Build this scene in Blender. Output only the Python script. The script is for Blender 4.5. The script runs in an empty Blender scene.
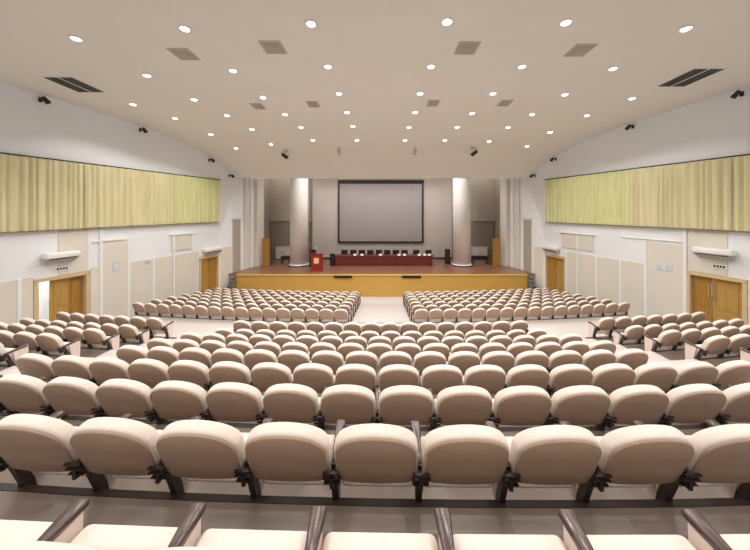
import bpy, bmesh, math, random
from mathutils import Vector, Matrix
random.seed(7)
SC = bpy.context.scene
COL = SC.collection
PI = math.pi

# ------------------------------------------------------------------ camera
CX, CZ, F = 0.07, 5.35, 298.0          # camera x, eye height, focal length in pixels
PX, PY = 383.0, 210.0                  # pixel of the straight-ahead direction
cam = bpy.data.cameras.new('camera')
camo = bpy.data.objects.new('camera', cam); COL.objects.link(camo)
camo.location = (CX, 0, CZ); camo.rotation_euler = (PI/2, 0, 0)
cam.sensor_width = 36; cam.lens = F/750*36
cam.shift_x = (375-PX)/750; cam.shift_y = -(275-PY)/750
cam.clip_start = 0.05; cam.clip_end = 200
SC.camera = camo

# ------------------------------------------------------------------ materials
def srgb(r, g, b):
    f = lambda c: (c/12.92 if c <= .04045 else ((c+.055)/1.055)**2.4)
    return (f(r/255), f(g/255), f(b/255), 1)

def mat(name, rgb, rough=.6, spec=.5, vary=0.0, scale=8.0, bump=0.0, metal=0.0, stretch=None, dark=None, emit=None):
    m = bpy.data.materials.new(name); m.use_nodes = True
    nt = m.node_tree; bs = nt.nodes['Principled BSDF']
    c = srgb(*rgb)
    bs.inputs['Base Color'].default_value = c
    bs.inputs['Roughness'].default_value = rough
    bs.inputs['Specular IOR Level'].default_value = spec
    bs.inputs['Metallic'].default_value = metal
    if emit:
        bs.inputs['Emission Color'].default_value = srgb(*emit[0])
        bs.inputs['Emission Strength'].default_value = emit[1]
    if vary > 0 or bump > 0:
        tc = nt.nodes.new('ShaderNodeTexCoord'); mp = nt.nodes.new('ShaderNodeMapping')
        nz = nt.nodes.new('ShaderNodeTexNoise'); nz.inputs['Scale'].default_value = scale
        nz.inputs['Detail'].default_value = 4
        if stretch: mp.inputs['Scale'].default_value = stretch
        nt.links.new(tc.outputs['Object'], mp.inputs['Vector']); nt.links.new(mp.outputs['Vector'], nz.inputs['Vector'])
        if vary > 0:
            rp = nt.nodes.new('ShaderNodeValToRGB')
            d = srgb(*dark) if dark else tuple(x*(1-vary) for x in c[:3]) + (1,)
            rp.color_ramp.elements[0].position = .3; rp.color_ramp.elements[0].color = d
            rp.color_ramp.elements[1].position = .7; rp.color_ramp.elements[1].color = c
            nt.links.new(nz.outputs['Fac'], rp.inputs['Fac']); nt.links.new(rp.outputs['Color'], bs.inputs['Base Color'])
        if bump > 0:
            bp = nt.nodes.new('ShaderNodeBump'); bp.inputs['Strength'].default_value = bump; bp.inputs['Distance'].default_value = .01
            nt.links.new(nz.outputs['Fac'], bp.inputs['Height']); nt.links.new(bp.outputs['Normal'], bs.inputs['Normal'])
    return m

M = dict(
    fabric=mat('cream_fabric', (232, 221, 211), .85, .2, .05, 30, .1),
    backp=mat('beige_back_cloth', (176, 151, 132), .75, .25, .08, 6, .05),
    arm=mat('dark_wood_armrest', (84, 68, 66), .22, .6, .2, 10, 0, 0, (1, .2, 1)),
    armp=mat('cream_side_panel', (226, 210, 200), .6, .3),
    iron_and_shade=mat('dark_iron_and_step_shade', (40, 26, 22), .5, .5),  # seat ironwork, and the shade strip painted on the step edges
    tier=mat('brown_floor', (128, 114, 105), .35, .45, .18, 3),
    light=mat('pale_floor', (208, 201, 197), .35, .4, .05, 2),
    ceil=mat('ceiling_paint', (244, 240, 233), .8, .2, .02, 1.5),
    wall=mat('wall_paint', (240, 243, 247), .55, .3, .02, 1.0),
    panel=mat('wall_panel', (228, 222, 211), .5, .3, .04, 2.0),
    strip=mat('white_strip', (240, 240, 238), .45, .3),
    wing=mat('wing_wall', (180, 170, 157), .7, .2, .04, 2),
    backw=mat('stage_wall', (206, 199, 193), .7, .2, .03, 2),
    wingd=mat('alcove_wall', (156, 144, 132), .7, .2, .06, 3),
    col=mat('column_paint', (236, 232, 229), .5, .3, .03, 2),
    curt=mat('curtain_cloth', (228, 221, 182), .85, .1, .08, 6, 0, 0, (1, 1, .1), (212, 204, 160)),
    curt2=mat('green_curtain_cloth', (226, 225, 174), .85, .1, .08, 6, 0, 0, (1, 1, .1), (208, 209, 152)),
    dark=mat('dark_metal', (46, 40, 36), .5, .4),
    wood=mat('golden_door_wood', (196, 156, 84), .45, .4, .25, 5, 0, 0, (6, 6, .4)),
    wood2=mat('amber_door_wood', (182, 134, 62), .45, .4, .25, 5, 0, 0, (6, 6, .4)),
    dframe=mat('door_frame_wood', (214, 190, 150), .5, .4),
    stagef=mat('stage_front_wood', (204, 162, 82), .35, .45, .10, 4, 0, 0, (.3, 1, 3)),
    stagel=mat('stage_nosing', (216, 178, 100), .4, .4),
    stage=mat('stage_boards', (150, 106, 86), .28, .5, .22, 4, 0, 0, (.4, 4, 1)),
    red=mat('red_brown_table', (112, 36, 30), .4, .5, .2, 5, 0, 0, (.4, 1, 3)),
    podium=mat('red_podium', (150, 40, 24), .4, .5, .2, 5),
    plaque=mat('pale_plaque', (248, 190, 170), .4, .4),
    black=mat('black_leather', (22, 19, 20), .5, .4),
    white=mat('white_gloss', (240, 240, 238), .35, .5),
    card=mat('white_card', (246, 244, 240), .5, .3),
    screen=mat('screen_cloth', (172, 164, 166), .6, .3, .03, 2),
    stepr=mat('grey_step_riser', (128, 130, 122), .6, .3),
    step=mat('dark_step_edge', (74, 78, 76), .5, .4),
    grill=mat('grey_grille', (200, 191, 181), .6, .3),
    lamp=mat('lamp_glow', (255, 250, 240), .4, .3, emit=((255, 246, 232), 9.0)),
    lamp2=mat('bright_lamp_glow', (255, 250, 250), .4, .3, emit=((252, 248, 255), 30.0)),
    blue=mat('pale_blue_notice', (196, 216, 222), .4, .4),
    steel=mat('brushed_handle', (226, 208, 160), .25, .5, metal=.9),
)

# ------------------------------------------------------------------ mesh helpers
class MB:
    def __init__(s): s.v = []; s.f = []; s.mi = []; s.sm = []
    def add(s, vs, fs, mi=0, smooth=False):
        b = len(s.v); s.v += [tuple(v) for v in vs]
        for f in fs:
            s.f.append([b+i for i in f]); s.mi.append(mi); s.sm.append(smooth)
    def box(s, x0, x1, y0, y1, z0, z1, mi=0, fn=None):
        vs = [(x, y, z) for z in (z0, z1) for y in (y0, y1) for x in (x0, x1)]
        if fn: vs = [fn(*v) for v in vs]
        s.add(vs, [(0,2,3,1), (4,5,7,6), (0,1,5,4), (2,6,7,3), (0,4,6,2), (1,3,7,5)], mi)
    def rbox(s, x0, x1, y0, y1, z0, z1, r=.02, seg=3, mi=0, fn=None, smooth=True):
        bm = bmesh.new(); bmesh.ops.create_cube(bm, size=1)
        for v in bm.verts:
            v.co = ((x0+x1)/2+v.co.x*(x1-x0), (y0+y1)/2+v.co.y*(y1-y0), (z0+z1)/2+v.co.z*(z1-z0))
        bmesh.ops.bevel(bm, geom=list(bm.edges)+list(bm.verts), offset=r, segments=seg, profile=.5, affect='EDGES')
        bm.verts.index_update()
        vs = [tuple(v.co) for v in bm.verts]
        if fn: vs = [fn(*v) for v in vs]
        s.add(vs, [[v.index for v in f.verts] for f in bm.faces], mi, smooth); bm.free()
    def tube(s, p, q, r0, r1=None, n=10, mi=0, caps=True):
        r1 = r0 if r1 is None else r1
        p = Vector(p); q = Vector(q); d = (q-p).normalized()
        a = d.orthogonal().normalized(); b = d.cross(a)
        vs = []
        for (c, r) in ((p, r0), (q, r1)):
            for i in range(n):
                t = 2*PI*i/n; vs.append(c+a*(math.cos(t)*r)+b*(math.sin(t)*r))
        fs = [(i, (i+1) % n, n+(i+1) % n, n+i) for i in range(n)]
        s.add(vs, fs, mi, True)
        if caps: s.add(vs, [list(range(n))[::-1], list(range(n, 2*n))], mi, False)
    def lathe(s, prof, n=24, c=(0, 0, 0), mi=0):
        vs = []
        for (r, z) in prof:
            for i in range(n):
                t = 2*PI*i/n; vs.append((c[0]+r*math.cos(t), c[1]+r*math.sin(t), c[2]+z))
        fs = []
        for k in range(len(prof)-1):
            for i in range(n):
                j = (i+1) % n; fs.append((k*n+i, k*n+j, (k+1)*n+j, (k+1)*n+i))
        fs.append(list(range(n))[::-1]); fs.append([(len(prof)-1)*n+i for i in range(n)])
        s.add(vs, fs, mi, True)
    def mesh(s, name, mats):
        me = bpy.data.meshes.new(name); me.from_pydata(s.v, [], s.f)
        for m in (mats if isinstance(mats, (list, tuple)) else [mats]): me.materials.append(M[m])
        me.polygons.foreach_set('material_index', s.mi); me.polygons.foreach_set('use_smooth', s.sm)
        bm = bmesh.new(); bm.from_mesh(me); bmesh.ops.recalc_face_normals(bm, faces=bm.faces); bm.to_mesh(me); bm.free()
        me.update(); return me
    def build(s, name, mats, parent=None, label=None):
        o = bpy.data.objects.new(name, s.mesh(name, mats)); COL.objects.link(o)
        if parent: o.parent = parent
        if label: o['label'] = label
        return o

def tag(o, label, cat, group=None, kind=None):
    o['label'] = label; o['category'] = cat
    if group: o['group'] = group
    if kind: o['kind'] = kind
    return o
def thing(name, label, cat, loc=(0, 0, 0), rz=0, group=None):
    o = bpy.data.objects.new(name, None); COL.objects.link(o); o.empty_display_size = .1
    o.location = loc; o.rotation_euler = (0, 0, rz)
    return tag(o, label, cat, group)
def struct(o, label=None, cat=None):
    o['kind'] = 'structure'
    if label: o['label'] = label
    if cat: o['category'] = cat
    return o
def copy_tree(o, parent=None):
    c = o.copy(); COL.objects.link(c)
    if parent is not None: c.parent = parent
    for ch in list(o.children): copy_tree(ch, c)
    return c
ORD = ['', 'first', 'second', 'third', 'fourth', 'fifth', 'sixth', 'seventh', 'eighth', 'ninth', 'tenth', 'eleventh', 'twelfth',
       'thirteenth', 'fourteenth', 'fifteenth', 'sixteenth', 'seventeenth', 'eighteenth', 'nineteenth', 'twentieth']

# ------------------------------------------------------------------ geometry of the hall
RC = 58.0                                   # rows are arcs, sides nearer the stage
curve = lambda x: x*x/(2*RC)
SKEW = {-1: .018, 0: .018, 1: .02, 2: .02, 3: .02, 4: .016, 5: .012, 6: .01, 7: .006}   # the rear rows run slightly askew
skew = lambda n, x: -SKEW.get(n, 0)*max(-5, min(5, x))
SA = math.atan(.275); WA = 15.16            # side walls converge towards the stage
def wpt(side, s, o, z):                     # side -1 left, 1 right; s along wall, o inward
    x = -WA + s*math.sin(SA) + o*math.cos(SA); y = s*math.cos(SA) - o*math.sin(SA)
    return (x if side < 0 else -x, y, z)
def wy(px):
    u = (px-PX)/F
    return (WA+CX)/(.275-u) if u < 0 else (WA-CX)/(.275+u)
ws = lambda px: wy(px)/math.cos(SA)
wz = lambda px, py: CZ-(py-PY)*wy(px)/F
WF = {sd: (lambda sd: lambda s, o, z: wpt(sd, s, o, z))(sd) for sd in (-1, 1)}

CP = [(-6, 9.6), (6, 9.6), (8, 9.57), (10, 9.53), (12, 9.44), (14, 9.3), (15.5, 9.08), (16.6, 8.86), (17.5, 8.62), (18.3, 8.3), (19, 7.92), (19.6, 7.52)]
def zc(y):
    for (a, za), (b, zb) in zip(CP, CP[1:]):
        if y <= b: return za+(zb-za)*(y-a)/(b-a)
    return CP[-1][1]
def on_ceiling(px, py):
    dx, dz = (px-PX)/F, (PY-py)/F
    y = 3.0
    while CZ+dz*y < zc(y) and y < 19.6: y += .01
    return Vector((CX+dx*y, y, zc(y)))

# floors
Z0 = CZ-1.955; DZ = .285
rowb = lambda n: (.905 if n < 1 else .80+.985*n)                # depth of row n's back crest
ROFF = {0: .03, 1: .08, 2: .02, 3: -.01, 4: -.025, 5: -.05, 6: -.05, 7: -.045, 8: .09}
rowz = lambda n: Z0-DZ*n+ROFF.get(n, 0)
ZX, ZF = 1.055, -.15                       # cross aisle, front floor
FB = lambda k: 11.15+.96*k
FZ = lambda k: max(ZF, .77-.1535*k)

m = MB(); m.box(-17, 17, -4, 26, -.5, ZF)
struct(m.build('floor', 'light'))
XE = [-11.25, -10.1, -9, -8, -7.2, -6.62, -5.8, -5.0, -4, -3, -2, -1.22, -.6, 0, .6, 1.22, 2, 3, 4, 5.0, 5.8, 6.62, 7.2, 8, 9, 10.1, 11.25]
def tier(name, d0, d1, z, zones, xs, n0=99, n1=99):
    A = lambda x: d0+curve(x)+skew(n0, x)
    B = lambda x: d1+curve(x)+skew(n1, x)
    m = MB()
    for a, b in zip(xs, xs[1:]):
        mid = abs((a+b)/2); mi = zones(mid)
        vs = [(a, A(a), -.4), (b, A(b), -.4), (b, B(b), -.4), (a, B(a), -.4),
              (a, A(a), z), (b, A(b), z), (b, B(b), z), (a, B(a), z)]
        fs = [(4, 5, 6, 7), (3, 2, 6, 7), (0, 1, 5, 4)]
        if a == xs[0]: fs.append((0, 3, 7, 4))
        if b == xs[-1]: fs.append((1, 2, 6, 5))
        m.add(vs, fs, mi)
        if mi == 0 or name == 'floor_cross_aisle':   # dark strip on the step edge paints in the shade under the seats
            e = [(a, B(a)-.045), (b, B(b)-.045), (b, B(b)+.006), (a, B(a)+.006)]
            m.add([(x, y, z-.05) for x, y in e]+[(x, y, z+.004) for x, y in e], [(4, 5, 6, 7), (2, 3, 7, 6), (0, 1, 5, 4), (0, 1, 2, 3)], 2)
    return struct(m.build(name, ['tier', 'light', 'iron_and_shade']))
zone = lambda x: 1 if 5.0 < x < 6.62 else 0
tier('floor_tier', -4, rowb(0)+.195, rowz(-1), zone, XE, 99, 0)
EDGE = .195
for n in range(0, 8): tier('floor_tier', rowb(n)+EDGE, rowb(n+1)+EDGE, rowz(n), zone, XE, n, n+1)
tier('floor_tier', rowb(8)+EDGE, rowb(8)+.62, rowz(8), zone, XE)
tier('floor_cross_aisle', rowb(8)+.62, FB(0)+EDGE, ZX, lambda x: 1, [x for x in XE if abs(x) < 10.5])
zonef = lambda x: 1 if x < 1.22 or x > 10.1 else 0
XF = [x for x in XE if abs(x) <= 10.1]
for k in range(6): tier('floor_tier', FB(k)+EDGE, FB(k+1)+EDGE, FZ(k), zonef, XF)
for sd in (-1, 1):
    m = MB(); ys = [(-4, 2.5), (6, 1.25), (11.2, .6), (16.5, ZF+.004), (18.8, ZF+.004)]
    for (a, za), (b, zb) in zip(ys, ys[1:]):
        m.add([(sd*11.26, a, -.4), (sd*17, a, -.4), (sd*17, b, -.4), (sd*11.26, b, -.4), (sd*11.26, a, za), (sd*17, a, za), (sd*17, b, zb), (sd*11.26, b, zb)],
              [(4, 5, 6, 7), (0, 3, 7, 4), (1, 2, 6, 5)])
    struct(m.build('floor_side_aisle', 'light'))

# ceiling
m = MB()
for (a, za), (b, zb) in zip(CP, CP[1:]):
    m.add([(-18, a, za), (18, a, za), (18, b, zb), (-18, b, zb), (-18, a, za+.15), (18, a, za+.15), (18, b, zb+.15), (-18, b, zb+.15)], [(0, 1, 2, 3), (4, 5, 6, 7)], 0, True)
m.box(-18, 18, 19.6, 19.75, 7.44, 10)       # proscenium header
struct(m.build('ceiling', 'ceil'))
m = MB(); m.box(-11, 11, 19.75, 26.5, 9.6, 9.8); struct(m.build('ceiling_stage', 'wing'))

# side walls with door openings
DOORS = {-1: [(36, 87, 2.82), (200, 218, 2.56)], 1: [(745, 689, 2.92), (565, 546, 2.6)]}
S_END = 22.6/math.cos(SA)
for sd, nm in ((-1, 'wall_left'), (1, 'wall_right')):
    m = MB(); s = -6
    for (pa, pb, zt) in DOORS[sd]:
        a, b = ws(pa), ws(pb)
        m.box(s, a, -.3, 0, -.3, 10, 0, WF[sd]); m.box(a, b, -.3, 0, zt, 10, 0, WF[sd]); s = b
    m.box(s, S_END, -.3, 0, -.3, 10, 0, WF[sd])
    struct(m.build(nm, 'wall'))

# wainscot panels and white strips
tn = [0]
def trim(sd, pa, pb, z0, z1, o0, o1, mt, pix=True):
    a, b = (ws(pa), ws(pb)) if pix else (pa, pb)
    a, b = min(a, b), max(a, b)
    tn[0] += 1
    m = MB(); m.rbox(a, b, o0, o1, z0, z1, min(.012, (b-a)/4), 1, 0, WF[sd], False)
    return struct(m.build('trim_%d' % tn[0], mt))
ZW = 3.0
for a, b, zt in [(-300, 33, ZW), (90, 99, 3.0), (102, 127, 3.98), (129, 152, ZW), (154, 172, ZW), (175, 198, ZW), (220, 231, ZW)]:
    trim(-1, a, b, -.2, zt, .004, .03, 'panel')
for a, b, zt in [(1000, 748, ZW), (684, 647, 3.98), (645, 622, ZW), (620, 598, ZW), (596, 579, ZW), (577, 568, ZW), (544, 534, ZW)]:
    trim(1, a, b, -.2, zt, .004, .03, 'panel')
for sd, pxs in ((-1, [(18.5, ZW), (100.5, 4.55), (128, 4.0), (153, ZW), (173.5, 4.0), (219, 3.0)]), (1, [(685.5, 4.55), (646, 4.0), (621, ZW), (597, ZW), (578, 4.0), (567, ZW), (545, 3.0)])):
    for p, zt in pxs:
        s = ws(p); trim(sd, s-.06, s+.06, -.2, zt, .004, .06, 'strip', False)
# raised beige fields between doors and curtains
trim(-1, 58, 88, 2.9, 4.55, .004, .02, 'panel'); trim(1, 728, 688, 3.0, 4.55, .004, .02, 'panel')
trim(-1, 171, 191, 3.2, 4.0, .004, .05, 'panel'); trim(1, 594, 562, 3.2, 4.0, .004, .05, 'panel')
trim(-1, 169, 193, 4.02, 4.1, .004, .09, 'strip'); trim(1, 596, 560, 4.02, 4.1, .004, .09, 'strip')
trim(-1, 92, 127, 4.02, 4.1, .004, .06, 'strip'); trim(1, 684, 622, 4.06, 4.12, .004, .05, 'strip')
# pilasters beside the stage
for sd in (-1, 1):
    mir = (lambda p: p) if sd < 0 else (lambda p: 764-p)
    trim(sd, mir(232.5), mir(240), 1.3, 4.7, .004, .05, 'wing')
    trim(sd, mir(231.5), mir(241), 4.7, 4.85, .004, .09, 'panel')
    trim(sd, mir(243.5), mir(247), 1.26, 7.6, .004, .16, 'panel')
    trim(sd, mir(249.5), mir(251.5), 1.26, 7.6, .004, .12, 'strip')
    trim(sd, mir(254), mir(260.5), 1.26, 7.6, .004, .3, 'panel')

# ------------------------------------------------------------------ doors
dn = [0]
def door(sd, pa, pb, zt, z0, splits, mats, label, handles):
    dn[0] += 1
    a, b = sorted((ws(pa), ws(pb)))
    root = bpy.data.objects.new('door_%d' % dn[0], None); COL.objects.link(root); struct(root, label, 'door')
    root.location = wpt(sd, (a+b)/2, 0, z0)
    inv = Matrix.Translation(-Vector(root.location))
    g = WF[sd]
    fn = lambda s, o, z: inv @ Vector(g(s, o, z))
    m = MB()
    m.box(a-.07, a+.05, -.2, .05, z0, zt, 0, fn); m.box(b-.05, b+.07, -.2, .05, z0, zt, 0, fn); m.box(a-.07, b+.07, -.2, .05, zt-.06, zt+.07, 0, fn)
    m.build('door_frame', 'dframe', root)
    for (q0, q1, mt, off) in splits:
        u0, u1 = a+.05+(b-a-.1)*q0, a+.05+(b-a-.1)*q1
        m = MB(); m.box(u0+.008, u1-.008, off-.05, off, z0+.02, zt-.07, 0, fn)
        # raised panels
        w = u1-u0
        for (v0, v1) in ((.15, 1.0), (1.15, zt-z0-.25)):
            m.rbox(u0+w*.18, u1-w*.18, off, off+.015, z0+v0, z0+v1, .006, 1, 0, fn, False)
        m.build('door_leaf', mt, root)
    for q in handles:
        u = a+(b-a)*q; m = MB()
        m.tube(fn(u, .0, z0+1.5), fn(u, .0, z0+2.05), .022)
        for zz in (1.55, 2.0): m.tube(fn(u, -.1, z0+zz), fn(u, 0, z0+zz), .014)
        m.build('door_handle', 'steel', root)
    return root
door(-1, 36, 87, 2.82, .6, [(.26, .66, 'wood', -.1), (.67, 1, 'wood2', -.16)], None, 'golden wooden double door standing partly open in the left wall, nearer the camera', [])
door(-1, 200, 218, 2.56, ZF, [(0, .5, 'wood', -.1), (.5, 1, 'wood2', -.1)], None, 'amber wooden double door in the left wall beside the stage steps', [])
door(1, 745, 689, 2.92, .6, [(0, .58, 'wood', -.1), (.59, 1, 'wood2', -.1)], None, 'golden wooden double door in the right wall, nearer the camera', [.56, .62])
door(1, 565, 546, 2.6, ZF, [(0, .5, 'wood', -.1), (.5, 1, 'wood2', -.1)], None, 'amber wooden double door in the right wall beside the stage steps', [])
m = MB(); m.box(ws(20), ws(100), -2.2, -2.0, -.3, 4, 0, WF[-1]); struct(m.build('wall_corridor', 'strip'))
m = MB(); m.box(ws(-60), ws(120), -2.2, -.3, -.3, .58, 0, WF[-1]); struct(m.build('floor_corridor', 'light'))
lp = bpy.data.lights.new('corridor_fill_lamp', 'POINT'); lp.energy = 120; lp.shadow_soft_size = .15; lp.color = (1, .97, .95)  # unseen lamp added to brighten the gap of the open door
lo = bpy.data.objects.new('corridor_fill_lamp', lp); COL.objects.link(lo); lo.location = wpt(-1, ws(44), -1.1, 3.2)

# ------------------------------------------------------------------ curtains
ZT, ZB = 7.18, 4.63
def curtain(sd, pa, pb, label, mt, seed):
    a, b = sorted((ws(pa), ws(pb))); a += .011; b -= .011
    rnd = random.Random(seed)
    n = int((b-a)/.025); ph = 0; pts = []
    wl = .2
    for i in range(n+1):
        s = a+(b-a)*i/n
        if i % 9 == 0: wl = rnd.uniform(.13, .34); amp = rnd.uniform(.04, .085)
        ph += 2*PI*((b-a)/n)/wl
        pts.append((s, .075+amp*1.5*abs(math.sin(ph/2))**.8))
    zs = [ZB+rnd.uniform(-.02, .02), ZB+.02, 5.4, 6.3, ZT-.06, ZT]
    m = MB(); vs = []
    for z in zs:
        k = .55 if z > ZT-.1 else 1
        for (s, o) in pts: vs.append(wpt(sd, s, .12+(o-.12)*k, z))
    nb = len(vs)
    for z in zs:
        k = .55 if z > ZT-.1 else 1
        for (s, o) in pts: vs.append(wpt(sd, s, .112+(o-.12)*k, z))
    W = n+1; fs = []
    for r in range(len(zs)-1):
        for i in range(n):
            q = (r*W+i, r*W+i+1, (r+1)*W+i+1, (r+1)*W+i); fs.append(q); fs.append(tuple(nb+j for j in q[::-1]))
    for i in range(n):
        fs.append((i, nb+i, nb+i+1, i+1)); t = (len(zs)-1)*W; fs.append((t+i, t+i+1, nb+t+i+1, nb+t+i))
    m.add(vs, fs, 0, True)
    o = m.build('curtain', mt)
    tag(o, label, 'curtain', 'yellow-green curtains along the side walls')
    hm = MB(); hm.box(a, b, .1, .135, ZB-.045, ZB-.012, 0, WF[sd]); hm.build('hem', 'curthem', o)
M['curthem'] = mat('curtain_hem', (150, 134, 84), .8, .1)
curtain(-1, -60, 82, 'pleated yellow-green curtain on the left wall, cut by the left edge of the view', 'curt', 1)
curtain(-1, 82, 172, 'pleated yellow-green curtain on the left wall between its two neighbours', 'curt', 2)
curtain(-1, 172, 218, 'short greener curtain on the left wall, nearest the stage', 'curt2', 3)
curtain(1, 636, 547, 'pleated yellow-green curtain on the right wall, nearest the stage', 'curt2', 4)
curtain(1, 735, 636, 'pleated yellow-green curtain in the middle of the right wall', 'curt', 5)
curtain(1, 830, 735, 'narrow view of yellow-green curtain at the right edge of the picture', 'curt', 6)
for sd, (pa, pb), sn in ((-1, (-62, 219), 'left'), (1, (832, 546), 'right')):
    a, b = sorted((ws(pa), ws(pb))); m = MB()
    m.box(a, b, .1, .14, ZT+.01, ZT+.05, 0, WF[sd])
    t = a+.1
    while t < b:
        m.box(t, t+.05, 0, .1, ZT+.015, ZT+.045, 0, WF[sd]); t += .8
    tag(m.build('curtain_rail', 'dark'), 'thin dark curtain rail above the %s wall curtains' % sn, 'curtain rail')

# ------------------------------------------------------------------ wall fittings
def wall_thing(sd, px, py, name, label, cat, group=None):
    r = thing(name, label, cat, wpt(sd, ws(px), 0, wz(px, py)), 0, group)
    r.rotation_euler = (0, 0, (-PI/2-SA) if sd < 0 else (PI/2+SA))   # local -y... see fl
    return r
def frame_fn(sd, px, py, root):
    s0, z0 = ws(px), wz(px, py)
    root.rotation_euler = (0, 0, 0)
    inv = Matrix.Translation(-Vector(root.location))
    return lambda s, o, z: inv @ Vector(wpt(sd, s0+s, o, z0+z))
for sd, px, py, L, lab in ((-1, 58, 256, 1.0, 'white wall-mounted air conditioner over the nearer left door'), (1, 717, 252.5, 1.1, 'white wall-mounted air conditioner over the nearer right door'),
                           (-1, 210.5, 250, 1.25, 'white wall-mounted air conditioner over the left door by the stage'), (1, 553, 248.5, 1.1, 'white wall-mounted air conditioner over the right door by the stage')):
    r = wall_thing(sd, px, py, 'air_conditioner', lab, 'air conditioner', 'air conditioners over the doors'); fn = frame_fn(sd, px, py, r)
    m = MB(); m.rbox(-L/2, L/2, .03, .36, -.06, .16, .06, 4, 0, fn); m.build('casing', 'white', r)
    m = MB(); m.add([fn(*p) for p in [(-L*.42, .03, -.24), (L*.42, .03, -.24), (L*.42, .1, -.24), (-L*.42, .1, -.24), (-L*.47, .03, -.065), (L*.47, .03, -.065), (L*.47, .32, -.065), (-L*.47, .32, -.065)]],
                    [(0, 1, 2, 3), (4, 5, 6, 7), (0, 1, 5, 4), (2, 3, 7, 6), (0, 3, 7, 4), (1, 2, 6, 5)]); m.build('air_outlet', 'grill', r)
    m = MB(); m.box(-L*.4, L*.4, .16, .335, -.085, -.067, 0, fn); m.build('vent_slot', 'dark', r)
for sd, px, py, lab in ((-1, 61.5, 268.5, 'small dark-marked sign plate above the nearer left door'), (1, 720, 266.5, 'small dark-marked sign plate above the nearer right door')):
    r = wall_thing(sd, px, py, 'sign_plate', lab, 'sign'); fn = frame_fn(sd, px, py, r)
    m = MB(); m.rbox(-.2, .2, .028, .05, -.07, .07, .008, 1, 0, fn, False); m.build('plate', 'white', r)
    m = MB()
    for k in range(4): m.box(-.16+k*.085, -.1+k*.085, .05, .056, -.035, .04, 0, fn)
    m.build('markings', 'dark', r)
for sd, px, py, w, h, lab in ((-1, 115.5, 266, .26, .42, 'pale blue notice plate on the left wall between two doors'), (1, 665, 267.5, .55, .24, 'pale blue notice plate on the right wall panel')):
    r = wall_thing(sd, px, py, 'notice_plate', lab, 'sign'); fn = frame_fn(sd, px, py, r)
    m = MB(); m.rbox(-w/2, w/2, .035, .05, -h/2, h/2, .006, 1, 0, fn, False); m.build('plate', 'blue', r)
    m = MB(); m.box(-w*.35, w*.35, .05, .054, -h*.05, h*.05, 0, fn); m.box(-w*.06, w*.06, .05, .054, -h*.36, h*.36, 0, fn); m.build('markings', 'white', r)
r = wall_thing(-1, 147, 260, 'junction_box', 'small white box on the left wall panel below the curtain', 'wall box'); fn = frame_fn(-1, 147, 260, r)
m = MB(); m.rbox(-.1, .1, .035, .12, -.1, .1, .02, 2, 0, fn); m.build('casing', 'white', r)
m = MB(); m.box(-.04, .04, .12, .128, -.03, .03, 0, fn); m.build('front_plate', 'grill', r)
for sd, lst in ((-1, [(40, 94), (140, 125), (209, 154), (229, 175)]), (1, [(742, 84), (633, 119), (556, 153), (535, 175)])):
    for k, (px, py) in enumerate(lst):
        lab = 'small dark wall spotlight under the ceiling, %s from camera on the %s wall' % (ORD[k+1], 'left' if sd < 0 else 'right')
        py = PY-(zc(wy(px))-.2-CZ)*F/wy(px)
        r = wall_thing(sd, px, py, 'wall_spotlight', lab, 'spotlight', 'wall spotlights under the ceiling'); fn = frame_fn(sd, px, py, r)
        m = MB(); m.box(-.05, .05, .002, .03, -.08, .08, 0, fn); m.tube(fn(0, .02, 0), fn(0, .2, .02), .02); m.build('bracket', 'dark', r)
        m = MB(); m.tube(fn(-.02, .2, .06), fn(.08, .3, -.12), .07, .08, 12); m.build('lamp_head', 'dark', r)

# ------------------------------------------------------------------ ceiling lamps and vents
LROWS = [
 [(76, 38), (185, 28), (311, 23), (447, 21), (566, 22), (686, 28)],
 [(147, 75), (233, 70), (328, 66), (431, 66), (522, 66), (613, 68)],
 [(133, 104), (194, 99), (263, 97), (339, 93), (420, 93), (493, 93), (565, 94), (632, 98)],
 [(175, 118), (227, 115), (285, 114), (347, 112), (415, 112), (472, 113), (532, 114), (587, 115)],
 [(211, 134), (252, 129), (301, 127), (353, 126), (409, 127), (457, 127), (508, 127), (550, 132)],
 [(236, 148), (271, 144), (313, 140), (357, 140), (405, 140), (445, 140), (489, 141), (527, 146)]]
LW = 150.0
def spot(loc, w, size=132, parent=None):
    l = bpy.data.lights.new('downlight_and_fill_lamp', 'SPOT'); l.energy = w; l.spot_size = math.radians(size); l.spot_blend = .4
    l.shadow_soft_size = .09; l.color = (1, .955, .91)
    o = bpy.data.objects.new('downlight_and_fill_lamp', l); COL.objects.link(o); o.location = loc
    if parent: o.parent = parent
    return o
rm = MB(); rm.lathe([(.09, 0), (.13, -.004), (.135, -.018), (.11, -.03), (.098, -.02)], 20); ringme = rm.mesh('trim_ring', 'white')
dm = MB(); dm.lathe([(.02, -.01), (.095, -.012), (.09, -.032), (.06, -.045), (.01, -.05)], 18)
dme = dm.mesh('diffuser', 'lamp'); dme2 = dm.mesh('diffuser', 'lamp2')
RN = ['nearest', 'second', 'third', 'fourth', 'fifth', 'farthest']
for ri, row in enumerate(LROWS):
    for k, (px, py) in enumerate(row):
        p = on_ceiling(px, py); br = (ri, k) == (0, 3)
        lab = ('%sround recessed downlight, %s from left in the %s row of ceiling lights' % ('glaring ' if br else '', ORD[k+1], RN[ri]))
        sl = math.atan((zc(p.y+.3)-zc(p.y-.3))/.6)
        t = thing('ceiling_light', lab, 'ceiling light', p, 0, 'recessed ceiling downlights'); t.rotation_euler = (sl, 0, 0)
        o = bpy.data.objects.new('trim_ring', ringme); COL.objects.link(o); o.parent = t
        o = bpy.data.objects.new('diffuser', dme2 if br else dme); COL.objects.link(o); o.parent = t
        spot((0, 0, -.08), LW*(1.5 if br else 1), parent=t)
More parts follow.
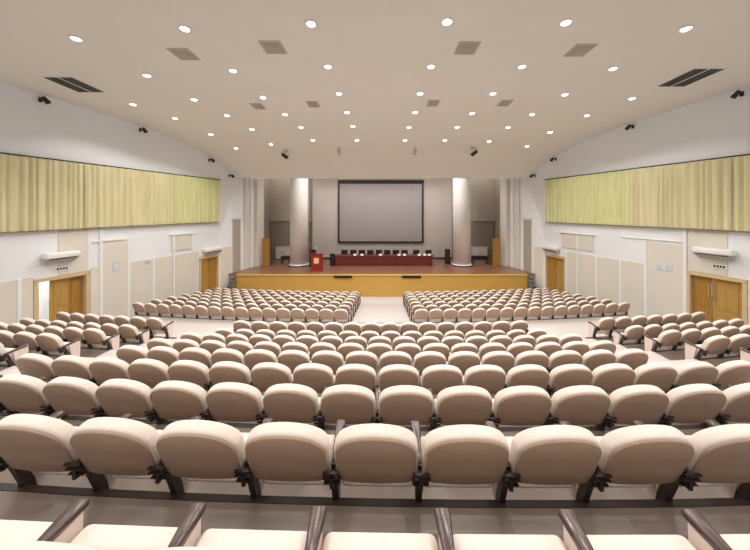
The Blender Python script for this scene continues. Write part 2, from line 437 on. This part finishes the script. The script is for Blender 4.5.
for y in (4.6, 2.6, .6, -1.6):              # the rows of downlights that go on over the camera
    for x in (-11, -6.6, -2.1, 2.1, 6.6, 11): spot((x, y, 9.5), LW)

def vent(px, py, w, l, kind, label):
    p = on_ceiling(px, py)
    t = thing('ceiling_vent', label, 'vent', p, 0, 'ceiling air vents')
    sl = math.atan((zc(p.y+.3)-zc(p.y-.3))/.6); t.rotation_euler = (sl, 0, 0)
    m = MB(); m.rbox(-w/2, w/2, -l/2, l/2, -.02, -.001, .008, 1, 0, None, False); m.build('frame', 'white' if kind else 'grill', t)
    if kind:
        for s in (-1, 1):
            m = MB(); m.box(s*w*.24-w*.2, s*w*.24+w*.2, -l*.47, l*.47, -.03, -.02); m.build('slot', 'dark', t)
    else:
        m = MB()
        for q in (.42, .3, .18): m.rbox(-w*q, w*q, -l*q, l*q, -.02-.03*(.5-q)*4, -.019, .004, 1, 0, None, False)
        m.build('louvre', 'ventd', t)
M['ventd'] = mat('vent_louvre', (186, 176, 166), .7, .2)
vent(75.5, 84.5, 1.0, 1.15, 1, 'dark slotted air vent in the ceiling over the left curtains')
vent(689, 77.5, 1.0, 1.25, 1, 'dark slotted air vent in the ceiling over the right curtains')
for k, (px, py) in enumerate([(184, 54), (273, 47), (467, 48), (580, 50)]): vent(px, py, .56, .6, 0, 'square grey air diffuser, %s from left in the nearer diffuser row' % ORD[k+1])
for k, (px, py) in enumerate([(258, 106), (313, 104), (433, 103), (505, 103)]): vent(px, py, .45, .6, 0, 'square grey air diffuser, %s from left in the farther diffuser row' % ORD[k+1])
for k, (px, py, dx) in enumerate([(284, 154, .28), (339, 150, 0), (415, 150, 0), (475, 151, -.28)]):
    p = on_ceiling(px, py-3)
    t = thing('stage_spotlight', 'small dark spotlight hanging below the ceiling, %s from left before the stage' % ORD[k+1], 'spotlight', p, 0, 'stage spotlights')
    m = MB(); m.box(-.05-abs(dx), .05+abs(dx), -.04, .04, -.05, .03, 0, (lambda dx: lambda x, y, z: (x, y-x*(1 if dx > 0 else -1 if dx < 0 else 0)*.9, z))(dx)); m.tube((0, 0, -.04), (0, 0, -.2), .02); m.build('bracket', 'grill', t)
    m = MB(); m.tube((-dx*.3, -.05, -.2), (dx*.4, .22, -.34), .09, .11, 12); m.build('lamp_head', 'dark' if dx else 'grill', t)

# ------------------------------------------------------------------ stage
SY, SZ = 18.9, 1.25
m = MB()
m.box(-9.23, 9.23, SY, SY+1.4, ZF-.05, SZ-.06)
struct(m.build('wall_stage_front', 'stagef'))
for sd in (-1, 1):
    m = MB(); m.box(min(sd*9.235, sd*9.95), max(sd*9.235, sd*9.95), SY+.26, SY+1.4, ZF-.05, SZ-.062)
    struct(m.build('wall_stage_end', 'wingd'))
m = MB(); m.box(-9.23, 9.23, SY-.05, SY+.16, SZ-.06, SZ+.004); struct(m.build('trim_60', 'stagel'))
m = MB(); m.box(-9.23, 9.23, SY+.16, 26.4, SZ-.06, SZ)
for sd in (-1, 1): m.box(min(sd*9.23, sd*9.95), max(sd*9.23, sd*9.95), SY+.24, 22, SZ-.06, SZ)
struct(m.build('floor_stage', 'stage'))
for sd in (-1, 1):
    t = thing('stage_steps', 'short flight of dark-edged steps at the %s end of the stage' % ('left' if sd < 0 else 'right'), 'steps', (sd*9.25, SY, ZF))
    for k in range(5):
        m = MB(); x0, x1 = sd*.01, sd*(.60-.115*k)
        m.box(min(x0, x1), max(x0, x1), -.35, .2, .24*k, .24*k+.195); m.build('riser', 'stepr', t)
        m = MB(); x1 = sd*(.625-.115*k); m.box(min(x0, x1), max(x0, x1), -.37, .2, .24*k+.197, .24*k+.238); m.build('tread', 'step', t)
for xa, xb, w in ((334, 352, 'left'), (402, 421, 'right')):
    x0, x1 = CX+(xa-PX)*18.85/F, CX+(xb-PX)*18.85/F
    t = thing('stage_vent', 'dark slotted vent in the top of the stage front, %s one' % w, 'vent', ((x0+x1)/2, SY-.052, SZ-.1), 0, 'stage front vents')
    h = (x1-x0)/2
    m = MB(); m.box(-h, h, -.03, -.0, -.1, .05); m.build('frame', 'iron_and_shade', t)
    m = MB()
    for k in range(6): m.box(-h+.04, h-.04, -.04, -.03, -.085+k*.022, -.075+k*.022)
    m.build('slat', 'dark', t)
# back wall, wings, alcoves
BY = 25.0
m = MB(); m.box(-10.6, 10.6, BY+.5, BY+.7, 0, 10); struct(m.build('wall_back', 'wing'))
m = MB(); m.box(-5.85, 5.85, BY, BY+.48, SZ, 9.59); struct(m.build('wall_stage_back', 'backw'))
m = MB(); m.box(-5.85, 5.85, BY-.03, BY, SZ, SZ+.12); struct(m.build('baseboard_back', 'dark'))
for sd in (-1, 1):
    x = sd*8.95
    m = MB(); m.box(min(x, sd*10.4), max(x, sd*10.4), 22.5, 22.7, SZ, 9.6)
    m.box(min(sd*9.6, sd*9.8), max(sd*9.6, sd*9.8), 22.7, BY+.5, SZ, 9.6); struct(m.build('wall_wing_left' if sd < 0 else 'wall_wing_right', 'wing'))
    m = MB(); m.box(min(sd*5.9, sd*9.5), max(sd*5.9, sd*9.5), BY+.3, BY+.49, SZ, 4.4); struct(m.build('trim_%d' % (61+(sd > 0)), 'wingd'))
    m = MB(); m.box(min(sd*5.9, sd*9.5), max(sd*5.9, sd*9.5), BY+.22, BY+.49, 4.4, 4.62); struct(m.build('trim_%d' % (63+(sd > 0)), 'woodd' if 0 else 'wood2d'))  if 0 else None
    m = MB(); m.box(min(sd*5.9, sd*9.5), max(sd*5.9, sd*9.5), BY+.2, BY+.49, 4.41, 4.6); struct(m.build('trim_%d' % (63+(sd > 0)), 'ventd'))
    # tall curtain-like slats in the alcove
    for q in (0, 1, 2):
        xx = sd*(6.9+q*.55); m = MB(); m.box(min(xx, xx+sd*.22), max(xx, xx+sd*.22), BY+.24, BY+.3, 2.5, 4.1); struct(m.build('trim_%d' % (70+q+10*(sd > 0)), 'wood3'))  if 'wood3' in M else None
    # round column with a base ring
    m = MB(); cx = CX+((297.2 if sd < 0 else 463.6)-PX)*21.6/F
    m.lathe([(.74, 0), (.74, .1), (.70, .14)], 40); m.lathe([(.66, .14), (.66, 7.6)], 40)
    o = m.build('column', ['col', 'dark']); o.location = (cx, 22.1, SZ+.001)
    struct(o, 'round white column on the %s side of the stage' % ('left' if sd < 0 else 'right'), 'column')
    m = MB(); m.lathe([(.78, 0), (.78, .06), (.745, .07)], 40); b = m.build('base_ring', 'dark', o)
    # wing door leaf
    cxd = CX+((266 if sd < 0 else 496.5)-PX)*21.6/F
    t = bpy.data.objects.new('door_%d' % (5+(sd > 0)), None); COL.objects.link(t); t.location = (cxd, 21.6, SZ)
    struct(t, 'narrow golden wooden door at the %s wing of the stage' % ('left' if sd < 0 else 'right'), 'door')
    m = MB(); m.box(-.27, .27, -.03, .03, 0.005, 2.05); m.rbox(-.18, .18, -.045, -.03, .2, .95, .006, 1, 0, None, False); m.rbox(-.18, .18, -.045, -.03, 1.1, 1.9, .006, 1, 0, None, False); m.build('door_leaf', 'wood2', t)
    m = MB(); m.tube((-sd*.22, -.05, .95), (-sd*.22, -.05, 1.1), .02); m.build('door_handle', 'steel', t)

# projection screen
YS = BY-.1
x0, x1 = CX+(338-PX)*YS/F, CX+(423.5-PX)*YS/F; zt, zb = CZ-(182-PY)*YS/F, CZ-(243-PY)*YS/F
t = thing('projection_screen', 'large pale projection screen in a black frame on the stage back wall', 'projection screen', ((x0+x1)/2, YS, zb))
w, h = (x1-x0)/2, zt-zb
m = MB(); m.box(-w+.1, w-.1, .0, .05, .1, h-.1); m.build('screen_surface', 'screen', t)
m = MB(); m.box(-w, w, -.06, .08, h-.14, h); m.box(-w, w, -.06, .08, 0, .14); m.box(-w, -w+.13, -.06, .08, .14, h-.14); m.box(w-.13, w, -.06, .08, .14, h-.14); m.build('frame', 'black', t)
m = MB(); m.rbox(-w-.03, w+.03, -.1, .08, h+.005, h+.16, .02, 1, 0, None, False); m.build('housing', 'dark', t)

# conference table, chairs, cards, speakers, podium
TY = 21.8
x0, x1 = CX+(334.5-PX)*TY/F, CX+(433-PX)*TY/F
t = thing('conference_table', 'long red-brown conference table across the stage', 'table', ((x0+x1)/2, TY, SZ)); w = (x1-x0)/2
m = MB(); m.rbox(-w, w, -.03, .72, .69, .75, .012, 1, 0, None, False); m.build('tabletop', 'red', t)
m = MB(); m.box(-w+.04, w-.04, .02, .05, .0, .69)
m.build('modesty_panel', 'red', t)
for k in range(6):
    m = MB(); u = -w+.2+(2*w-.4)*k/5; m.rbox(u-.55 if 0 < k < 5 else u-.12, u+.55 if 0 < k < 5 else u+.12, .004, .02, .1, .6, .006, 1, 0, None, False); m.build('front_panel', 'red', t)
for s in (-1, 1):
    m = MB(); m.box(s*(w-.06)-.02, s*(w-.06)+.02, .06, .66, 0, .69); m.build('end_panel', 'red', t)
chair0 = None
for k, px in enumerate([344, 353, 361.6, 370.2, 378.8, 387.4, 396, 404.8, 416.5, 429]):
    yy = TY+1.05; x = CX+(px-PX)*yy/F
    lab = 'black leather chair behind the conference table, %s from the left' % ORD[k+1]
    if chair0 is None:
        c = chair0 = thing('conference_chair', lab, 'chair', (x, yy, SZ), 0, 'chairs behind the conference table')
        m = MB(); m.rbox(-.25, .25, -.26, .22, .42, .5, .03, 3); m.build('seat', 'black', c)
        m = MB(); m.rbox(-.25, .25, .2, .28, .52, 1.0, .035, 3, 0, lambda x, y, z: (x*(1-.12*max(0, z-.9)), y+(z-.5)*.12, z)); m.build('backrest', 'black', c)
        for sx in (-1, 1):
            m = MB(); m.rbox(sx*.28-.025, sx*.28+.025, -.2, .24, .62, .66, .012, 2); m.box(sx*.28-.015, sx*.28+.015, -.18, -.14, .4, .62); m.build('armrest', 'black', c)
            for sy in (-.2, .2):
                m = MB(); m.tube((sx*.22, sy, 0), (sx*.21, sy*.95, .42), .018); m.build('leg', 'dark', c)
    else:
        c = copy_tree(chair0); c.location = (x, yy, SZ); c['label'] = lab
for k, px in enumerate([355, 362, 380.5, 399, 404.5, 419, 424.5, 429]):
    x = CX+(px-PX)*(TY+.2)/F
    o = MB(); o.add([(-.11, -.05, 0), (.11, -.05, 0), (.11, .05, 0), (-.11, .05, 0), (-.11, -.004, .13), (.11, -.004, .13), (.11, .004, .13), (-.11, .004, .13)],
                    [(0, 1, 2, 3), (4, 5, 6, 7), (0, 1, 5, 4), (2, 3, 7, 6), (0, 3, 7, 4), (1, 2, 6, 5)])
    o = o.build('name_card', 'card'); o.location = (x, TY+.12, SZ+.751)
    tag(o, 'folded white name card on the conference table, %s from the left' % ORD[k+1], 'name card', 'name cards on the conference table')
def speaker(px, py, yy, w, h, lab):
    t = thing('loudspeaker', lab, 'loudspeaker', (CX+(px-PX)*yy/F, yy, SZ))
    m = MB(); m.rbox(-w/2, w/2, 0, .35, 0, h, .02, 2, 0, None, False); m.build('cabinet', 'black', t)
    m = MB(); m.rbox(-w*.42, w*.42, -.015, .0, h*.08, h*.92, .006, 1, 0, None, False); m.build('grille', 'dark', t)
    for zz, r in ((.32, .36), (.72, .26)):
        m = MB(); m.tube((0, -.03, h*zz), (0, -.014, h*zz), w*r*.8, w*r, 16); m.build('driver', 'iron_and_shade', t)
speaker(332, 0, 21.9, .34, .85, 'black loudspeaker on the stage floor at the left end of the table')
speaker(448, 0, 22.6, .36, 1.1, 'black loudspeaker on the stage floor beside the right column')
speaker(312, 0, 21.2, .36, 1.25, 'black loudspeaker on the stage floor behind the podium')
t = thing('podium', 'red wooden podium with a pale square plaque at the left of the stage', 'podium', (CX+(316.3-PX)*19.9/F, 19.9, SZ))
m = MB(); m.box(-.34, .34, 0, .45, .08, 1.02); m.build('body', 'podium', t)
m = MB(); m.box(-.4, .4, -.04, .49, 0, .08); m.build('base', 'podium', t)
m = MB(); m.add([(-.42, -.06, 1.14), (.42, -.06, 1.14), (.42, .5, 1.02), (-.42, .5, 1.02), (-.42, -.06, 1.2), (.42, -.06, 1.2), (.42, .5, 1.08), (-.42, .5, 1.08)],
                 [(0, 1, 2, 3), (4, 5, 6, 7), (0, 1, 5, 4), (2, 3, 7, 6), (0, 3, 7, 4), (1, 2, 6, 5)]); m.box(-.36, .36, 0, .44, 1.02, 1.1); m.build('top', 'podium', t)
m = MB(); m.rbox(-.17, .17, -.02, .0, .52, .9, .008, 1, 0, None, False); m.build('plaque', 'plaque', t)
t = thing('microphone', 'small gooseneck microphone on the red podium', 'microphone', (CX+(316-PX)*20.1/F, 20.1, SZ+1.19))
m = MB(); m.tube((0, 0, 0), (0, 0, .03), .06); m.build('base', 'dark', t)
m = MB(); m.tube((0, 0, .03), (0, .03, .2), .01); m.tube((0, .03, .2), (0, .12, .32), .01); m.build('gooseneck', 'dark', t)
m = MB(); m.tube((0, .11, .31), (0, .17, .38), .03, .035); m.build('head', 'white', t)
# furniture in the wings
for sd in (-1, 1):
    sn = 'left' if sd < 0 else 'right'
    x = CX+((282 if sd < 0 else 481)-PX)*24.4/F
    t = thing('cabinet', 'low white cabinet in the %s wing behind the column' % sn, 'cabinet', (x, 24.6, SZ))
    m = MB(); m.box(-.6, .6, 0, .45, .06, 1.0); m.build('body', 'white', t)
    m = MB(); m.box(-.63, .63, -.03, .47, 1.0, 1.04); m.build('top', 'white', t)
    m = MB(); m.box(-.55, .55, .03, .42, 0, .06); m.build('plinth', 'dark', t)
    for s in (-1, 1):
        m = MB(); m.rbox(s*.3-.28, s*.3+.28, -.02, 0, .1, .96, .008, 1, 0, None, False); d = m.build('door', 'card', t)
        m = MB(); m.tube((s*.07, -.035, .5), (s*.07, -.035, .66), .012); m.build('handle', 'steel', d)
    x = CX+((286 if sd < 0 else 479.5)-PX)*22.9/F
    t = thing('side_table', 'dark wooden side table next to the %s column' % sn, 'table', (x, 22.9, SZ))
    wd = .34 if sd < 0 else .58
    m = MB(); m.rbox(-wd, wd, -.25, .25, .5, .56, .012, 1, 0, None, False); m.build('tabletop', 'black', t)
    m = MB(); m.box(-wd+.03, wd-.03, -.22, .22, .34, .498); m.build('apron', 'iron_and_shade', t)
    for sx in (-1, 1):
        for sy in (-1, 1):
            m = MB(); m.box(sx*(wd-.06)-.03, sx*(wd-.06)+.03, sy*.2-.03, sy*.2+.03, 0, .5); m.build('leg', 'iron_and_shade', t)

# ------------------------------------------------------------------ theatre seats
SP = .55
def outline(n=30, sc=1.0, flatten=0):
    pts = []; hw, H, rise = .266*sc, .5, .2
    c = (0, .24)
    raw = []
    for i in range(n//2+1):                       # arch from right shoulder over the top to the left
        t = PI*i/(n//2); e = 2/2.08
        raw.append((.258*math.copysign(abs(math.cos(t))**e, math.cos(t)), .3+.2*abs(math.sin(t))**e))
    left = [(-.258, .2), (-.255, .1), (-.247, .04), (-.232, .008), (-.2, 0), (-.1, 0)]
    raw += left + [(0, 0)] + [(-x, v) for (x, v) in left[::-1]]
    return [(c[0]+(x-c[0])*sc, c[1]+(v-c[1])*sc) for (x, v) in raw]
def back_xyz(x, v, off):                          # off along the back's thickness, + towards the sitter
    y = -.02-.33*v + .022*(x/.266)**2 + off
    return (x, y, .455+v*.83+off*.3)
def loft(m, loops, mi=0):
    n = len(outline()); vs = []
    for sc, off in loops: vs += [back_xyz(x, v, off) for (x, v) in outline(sc=sc)]
    fs = []
    for k in range(len(loops)-1):
        for i in range(n): j = (i+1) % n; fs.append((k*n+i, k*n+j, (k+1)*n+j, (k+1)*n+i))
    fs.append(list(range(n))[::-1]); fs.append([(len(loops)-1)*n+i for i in range(n)])
    m.add(vs, fs, mi, True)
def seat_parts(mbs):
    """fills a dict of meshes: backrest, back_panel, seat_pad, armrest, arm_panel, stanchion, bracket"""
    loft(mbs['backrest'], [(.5, -.052), (.95, -.052), (.985, -.047), (.998, -.032), (1.0, -.01), (.996, .01), (.975, .026), (.9, .034), (.5, .036), (.12, .036)])
    loft(mbs['back_panel'], [(.3, -.068), (.925, -.066), (.945, -.063), (.95, -.056), (.95, -.045)])
    def padfn(x, y, z): return (x*(1-.02*((z-.27)/.28)), y+(z-.27)*.22+.03*math.sin(min(1, max(0, (z-.27)/.28))*PI), z)
    mbs['seat_pad'].rbox(-.252, .252, 0.065, .19, .265, .505, .035, 4, 0, padfn)
    # armrest: tapers to the back, rounded
    m = mbs['armrest']
    def afn(x, y, z):
        q = (y+.075)/.34; return (x*(.3+.7*min(1, max(0, (y-.03)/.08))), y, z-.02*(1-q)**2*2)
    m.rbox(-.036, .036, -.075, .262, .568, .604, .012, 2, 0, afn)
    m.v = [v for v in m.v]
    # side panel
    m = mbs['arm_panel']; t = .017
    pr = [(.03, .556), (.245, .564), (.235, .16), (.1, .16)]
    m.add([(s*t, y, z) for s in (-1, 1) for (y, z) in pr], [(0, 1, 2, 3), (4, 5, 6, 7), (0, 1, 5, 4), (1, 2, 6, 5), (2, 3, 7, 6), (3, 0, 4, 7)])
    m = mbs['stanchion']
    pr = [(-.085, .56), (-.035, .56), (.1, .2), (.1, 0.03), (.05, .03), (.05, .3)]; t = .0115
    m.add([(s*t, y, z) for s in (-1, 1) for (y, z) in pr], [(0, 1, 2, 3, 4, 5), (6, 7, 8, 9, 10, 11)]+[(i, (i+1) % 6, 6+(i+1) % 6, 6+i) for i in range(6)])
    m.box(-.0115, .0115, .04, .22, 0, .03)
    pr = [(-.05, .44), (-.012, .44), (.055, .28), (.055, .03), (.012, .03), (.012, .26)]; t = .021
    m.add([(q*t, y, z) for q in (-1, 1) for (y, z) in pr], [(0, 1, 2, 3, 4, 5), (6, 7, 8, 9, 10, 11)]+[(i, (i+1) % 6, 6+(i+1) % 6, 6+i) for i in range(6)])
    m = mbs['bracket']
    for z, w in ((.545, .05), (.505, .056), (.465, .05)): m.box(-w, w, -.128+(.5-z)*.35, -.108+(.5-z)*.35, z-.0045, z+.0045)
    m.box(-.0115, .0115, -.125, -.06, .44, .54)
PM = {'backrest': 'fabric', 'back_panel': 'backp', 'seat_pad': 'fabric', 'armrest': 'arm', 'arm_panel': 'armp', 'stanchion': 'iron_and_shade', 'bracket': 'iron_and_shade'}
MBS = {k: MB() for k in PM}; seat_parts(MBS)
SM = {k: MBS[k].mesh(k, PM[k]) for k in PM}
def link(name, me, parent, loc=(0, 0, 0)):
    o = bpy.data.objects.new(name, me); COL.objects.link(o); o.parent = parent; o.location = loc; return o
def seat(x, y, z, rz, label, group, last, fine=True):
    t = thing('theatre_seat', label, 'seat', (x, y, z), rz, group)
    b = link('backrest', SM['backrest'], t); link('back_panel', SM['back_panel'], b)
    link('seat_pad', SM['seat_pad'], t)
    for sx in ((-1, 1) if last else (-1,)):
        link('armrest', SM['armrest'], t, (sx*SP/2, 0, 0)); link('arm_panel', SM['arm_panel'], t, (sx*SP/2, 0, 0))
        s = link('stanchion', SM['stanchion'], t, (sx*SP/2, 0, 0))
        if fine: link('bracket', SM['bracket'], s)
    return t
def place(b, z, x, n=99):
    return (x, b+.17+curve(x)+skew(n, x), z, math.atan(x/RC-(SKEW.get(n, 0) if abs(x) < 6.6 else 0)))
def inview(x, b, n, lo=-38, hi=788):
    px = PX+F*(x-CX)/(b+curve(x)+skew(n, x)); return lo < px < hi
nseat = 0
counts = {0: 9, 1: 11, 2: 18, 3: 18, 4: 16, 5: 17, 6: 17, 7: 16, 8: 16}
cname = ['bottom-edge', 'nearest full', 'second full', 'third full', 'fourth full', 'fifth full', 'sixth full', 'seventh full', 'last full']
for n, c in counts.items():
    xs = [(i-(c-1)/2)*SP for i in range(c)]
    bb = rowb(n)+(.35 if n == 0 else 0)
    xs = [x+{0: .055, 1: .03, 2: .015}.get(n, 0) for x in xs if inview(x, bb, n)]
    for i, x in enumerate(xs):
        if n == 0: lab = 'tipped-up cream theatre seat at the bottom edge, %s from the left' % ORD[i+1]
        else: lab = 'cream theatre seat, %s from left in the %s row of the centre block' % (ORD[i+1], cname[n])
        seat(*place(rowb(n), rowz(n), x, n), lab, 'centre block theatre seats', i == len(xs)-1); nseat += 1
for sd, sn in ((-1, 'left'), (1, 'right')):
    rr = 0
    for n, c in ((4, 3), (5, 5), (6, 7), (7, 7), (8, 7)):
        xs = [sd*(6.62+SP/2+.03+i*SP) for i in range(c)]
        xs = [x for x in xs if inview(x, rowb(n), n)]
        rr += 1
        for i, x in enumerate(xs):
            lab = 'cream theatre seat, %s from the aisle in %s row of the %s side block' % (ORD[i+1], ORD[rr], sn)
            seat(*place(rowb(n), rowz(n), x, n), lab, '%s side block theatre seats' % sn, (i == 0) if sd < 0 else (i == len(xs)-1)); nseat += 1
NF = 3
far = {k: MB() for k in PM}
for sd, sn in ((-1, 'left'), (1, 'right')):
    for k in range(7):
        xs = [sd*(1.24+SP/2+i*SP) for i in range(16)]
        for i, x in enumerate(xs):
            P = place(FB(k), FZ(k), x)
            last = (i == 0) if sd < 0 else (i == len(xs)-1)
            if k < NF:
                lab = 'cream theatre seat, %s from centre aisle in %s row of %s front block' % (ORD[i+1], ['backmost', 'second backmost', 'third backmost'][k], sn)
                seat(*P, lab, '%s front block theatre seats' % sn, last, False); nseat += 1
            else:
                mw = Matrix.Translation(P[:3]) @ Matrix.Rotation(P[3], 4, 'Z')
                for q in PM:
                    if q == 'bracket': continue
                    for off in ([0] if q in ('backrest', 'back_panel', 'seat_pad') else ([-SP/2, SP/2] if last else [-SP/2])):
                        far[q].add([mw @ (Vector(v)+Vector((off, 0, 0))) for v in MBS[q].v], MBS[q].f, 0, MBS[q].sm[0])
allm = MB(); mats = []
for q in PM:
    if q == 'bracket': continue
    mi = len(mats); mats.append(PM[q]); base = len(allm.v); allm.v += far[q].v
    for f, s in zip(far[q].f, far[q].sm): allm.f.append([base+i for i in f]); allm.mi.append(mi); allm.sm.append(s)
o = allm.build('theatre_seats', mats)
tag(o, 'remaining rows of cream theatre seats in front of the stage', 'seats', None, 'stuff')
print('SEATS', nseat)

# ------------------------------------------------------------------ added stage spots and world fill
for x, y, e in ((-3.4, 20.4, 430), (0, 20.4, 330), (3.4, 20.4, 430), (-8, 23.6, 170), (8, 23.6, 170)):  # unseen spots added to brighten the stage and wings
    spot((x, y, 9.3), e, 150)
w = bpy.data.worlds.new('world'); SC.world = w; w.use_nodes = True
w.node_tree.nodes['Background'].inputs['Color'].default_value = (1.0, .98, .96, 1)
w.node_tree.nodes['Background'].inputs['Strength'].default_value = .62  # even fill let in through the rear, left open behind the camera
SC.view_settings.view_transform = 'Standard'; SC.view_settings.look = 'None'
SC.view_settings.exposure = 0.0; SC.view_settings.gamma = 1.0; SC.view_settings.use_curve_mapping = False
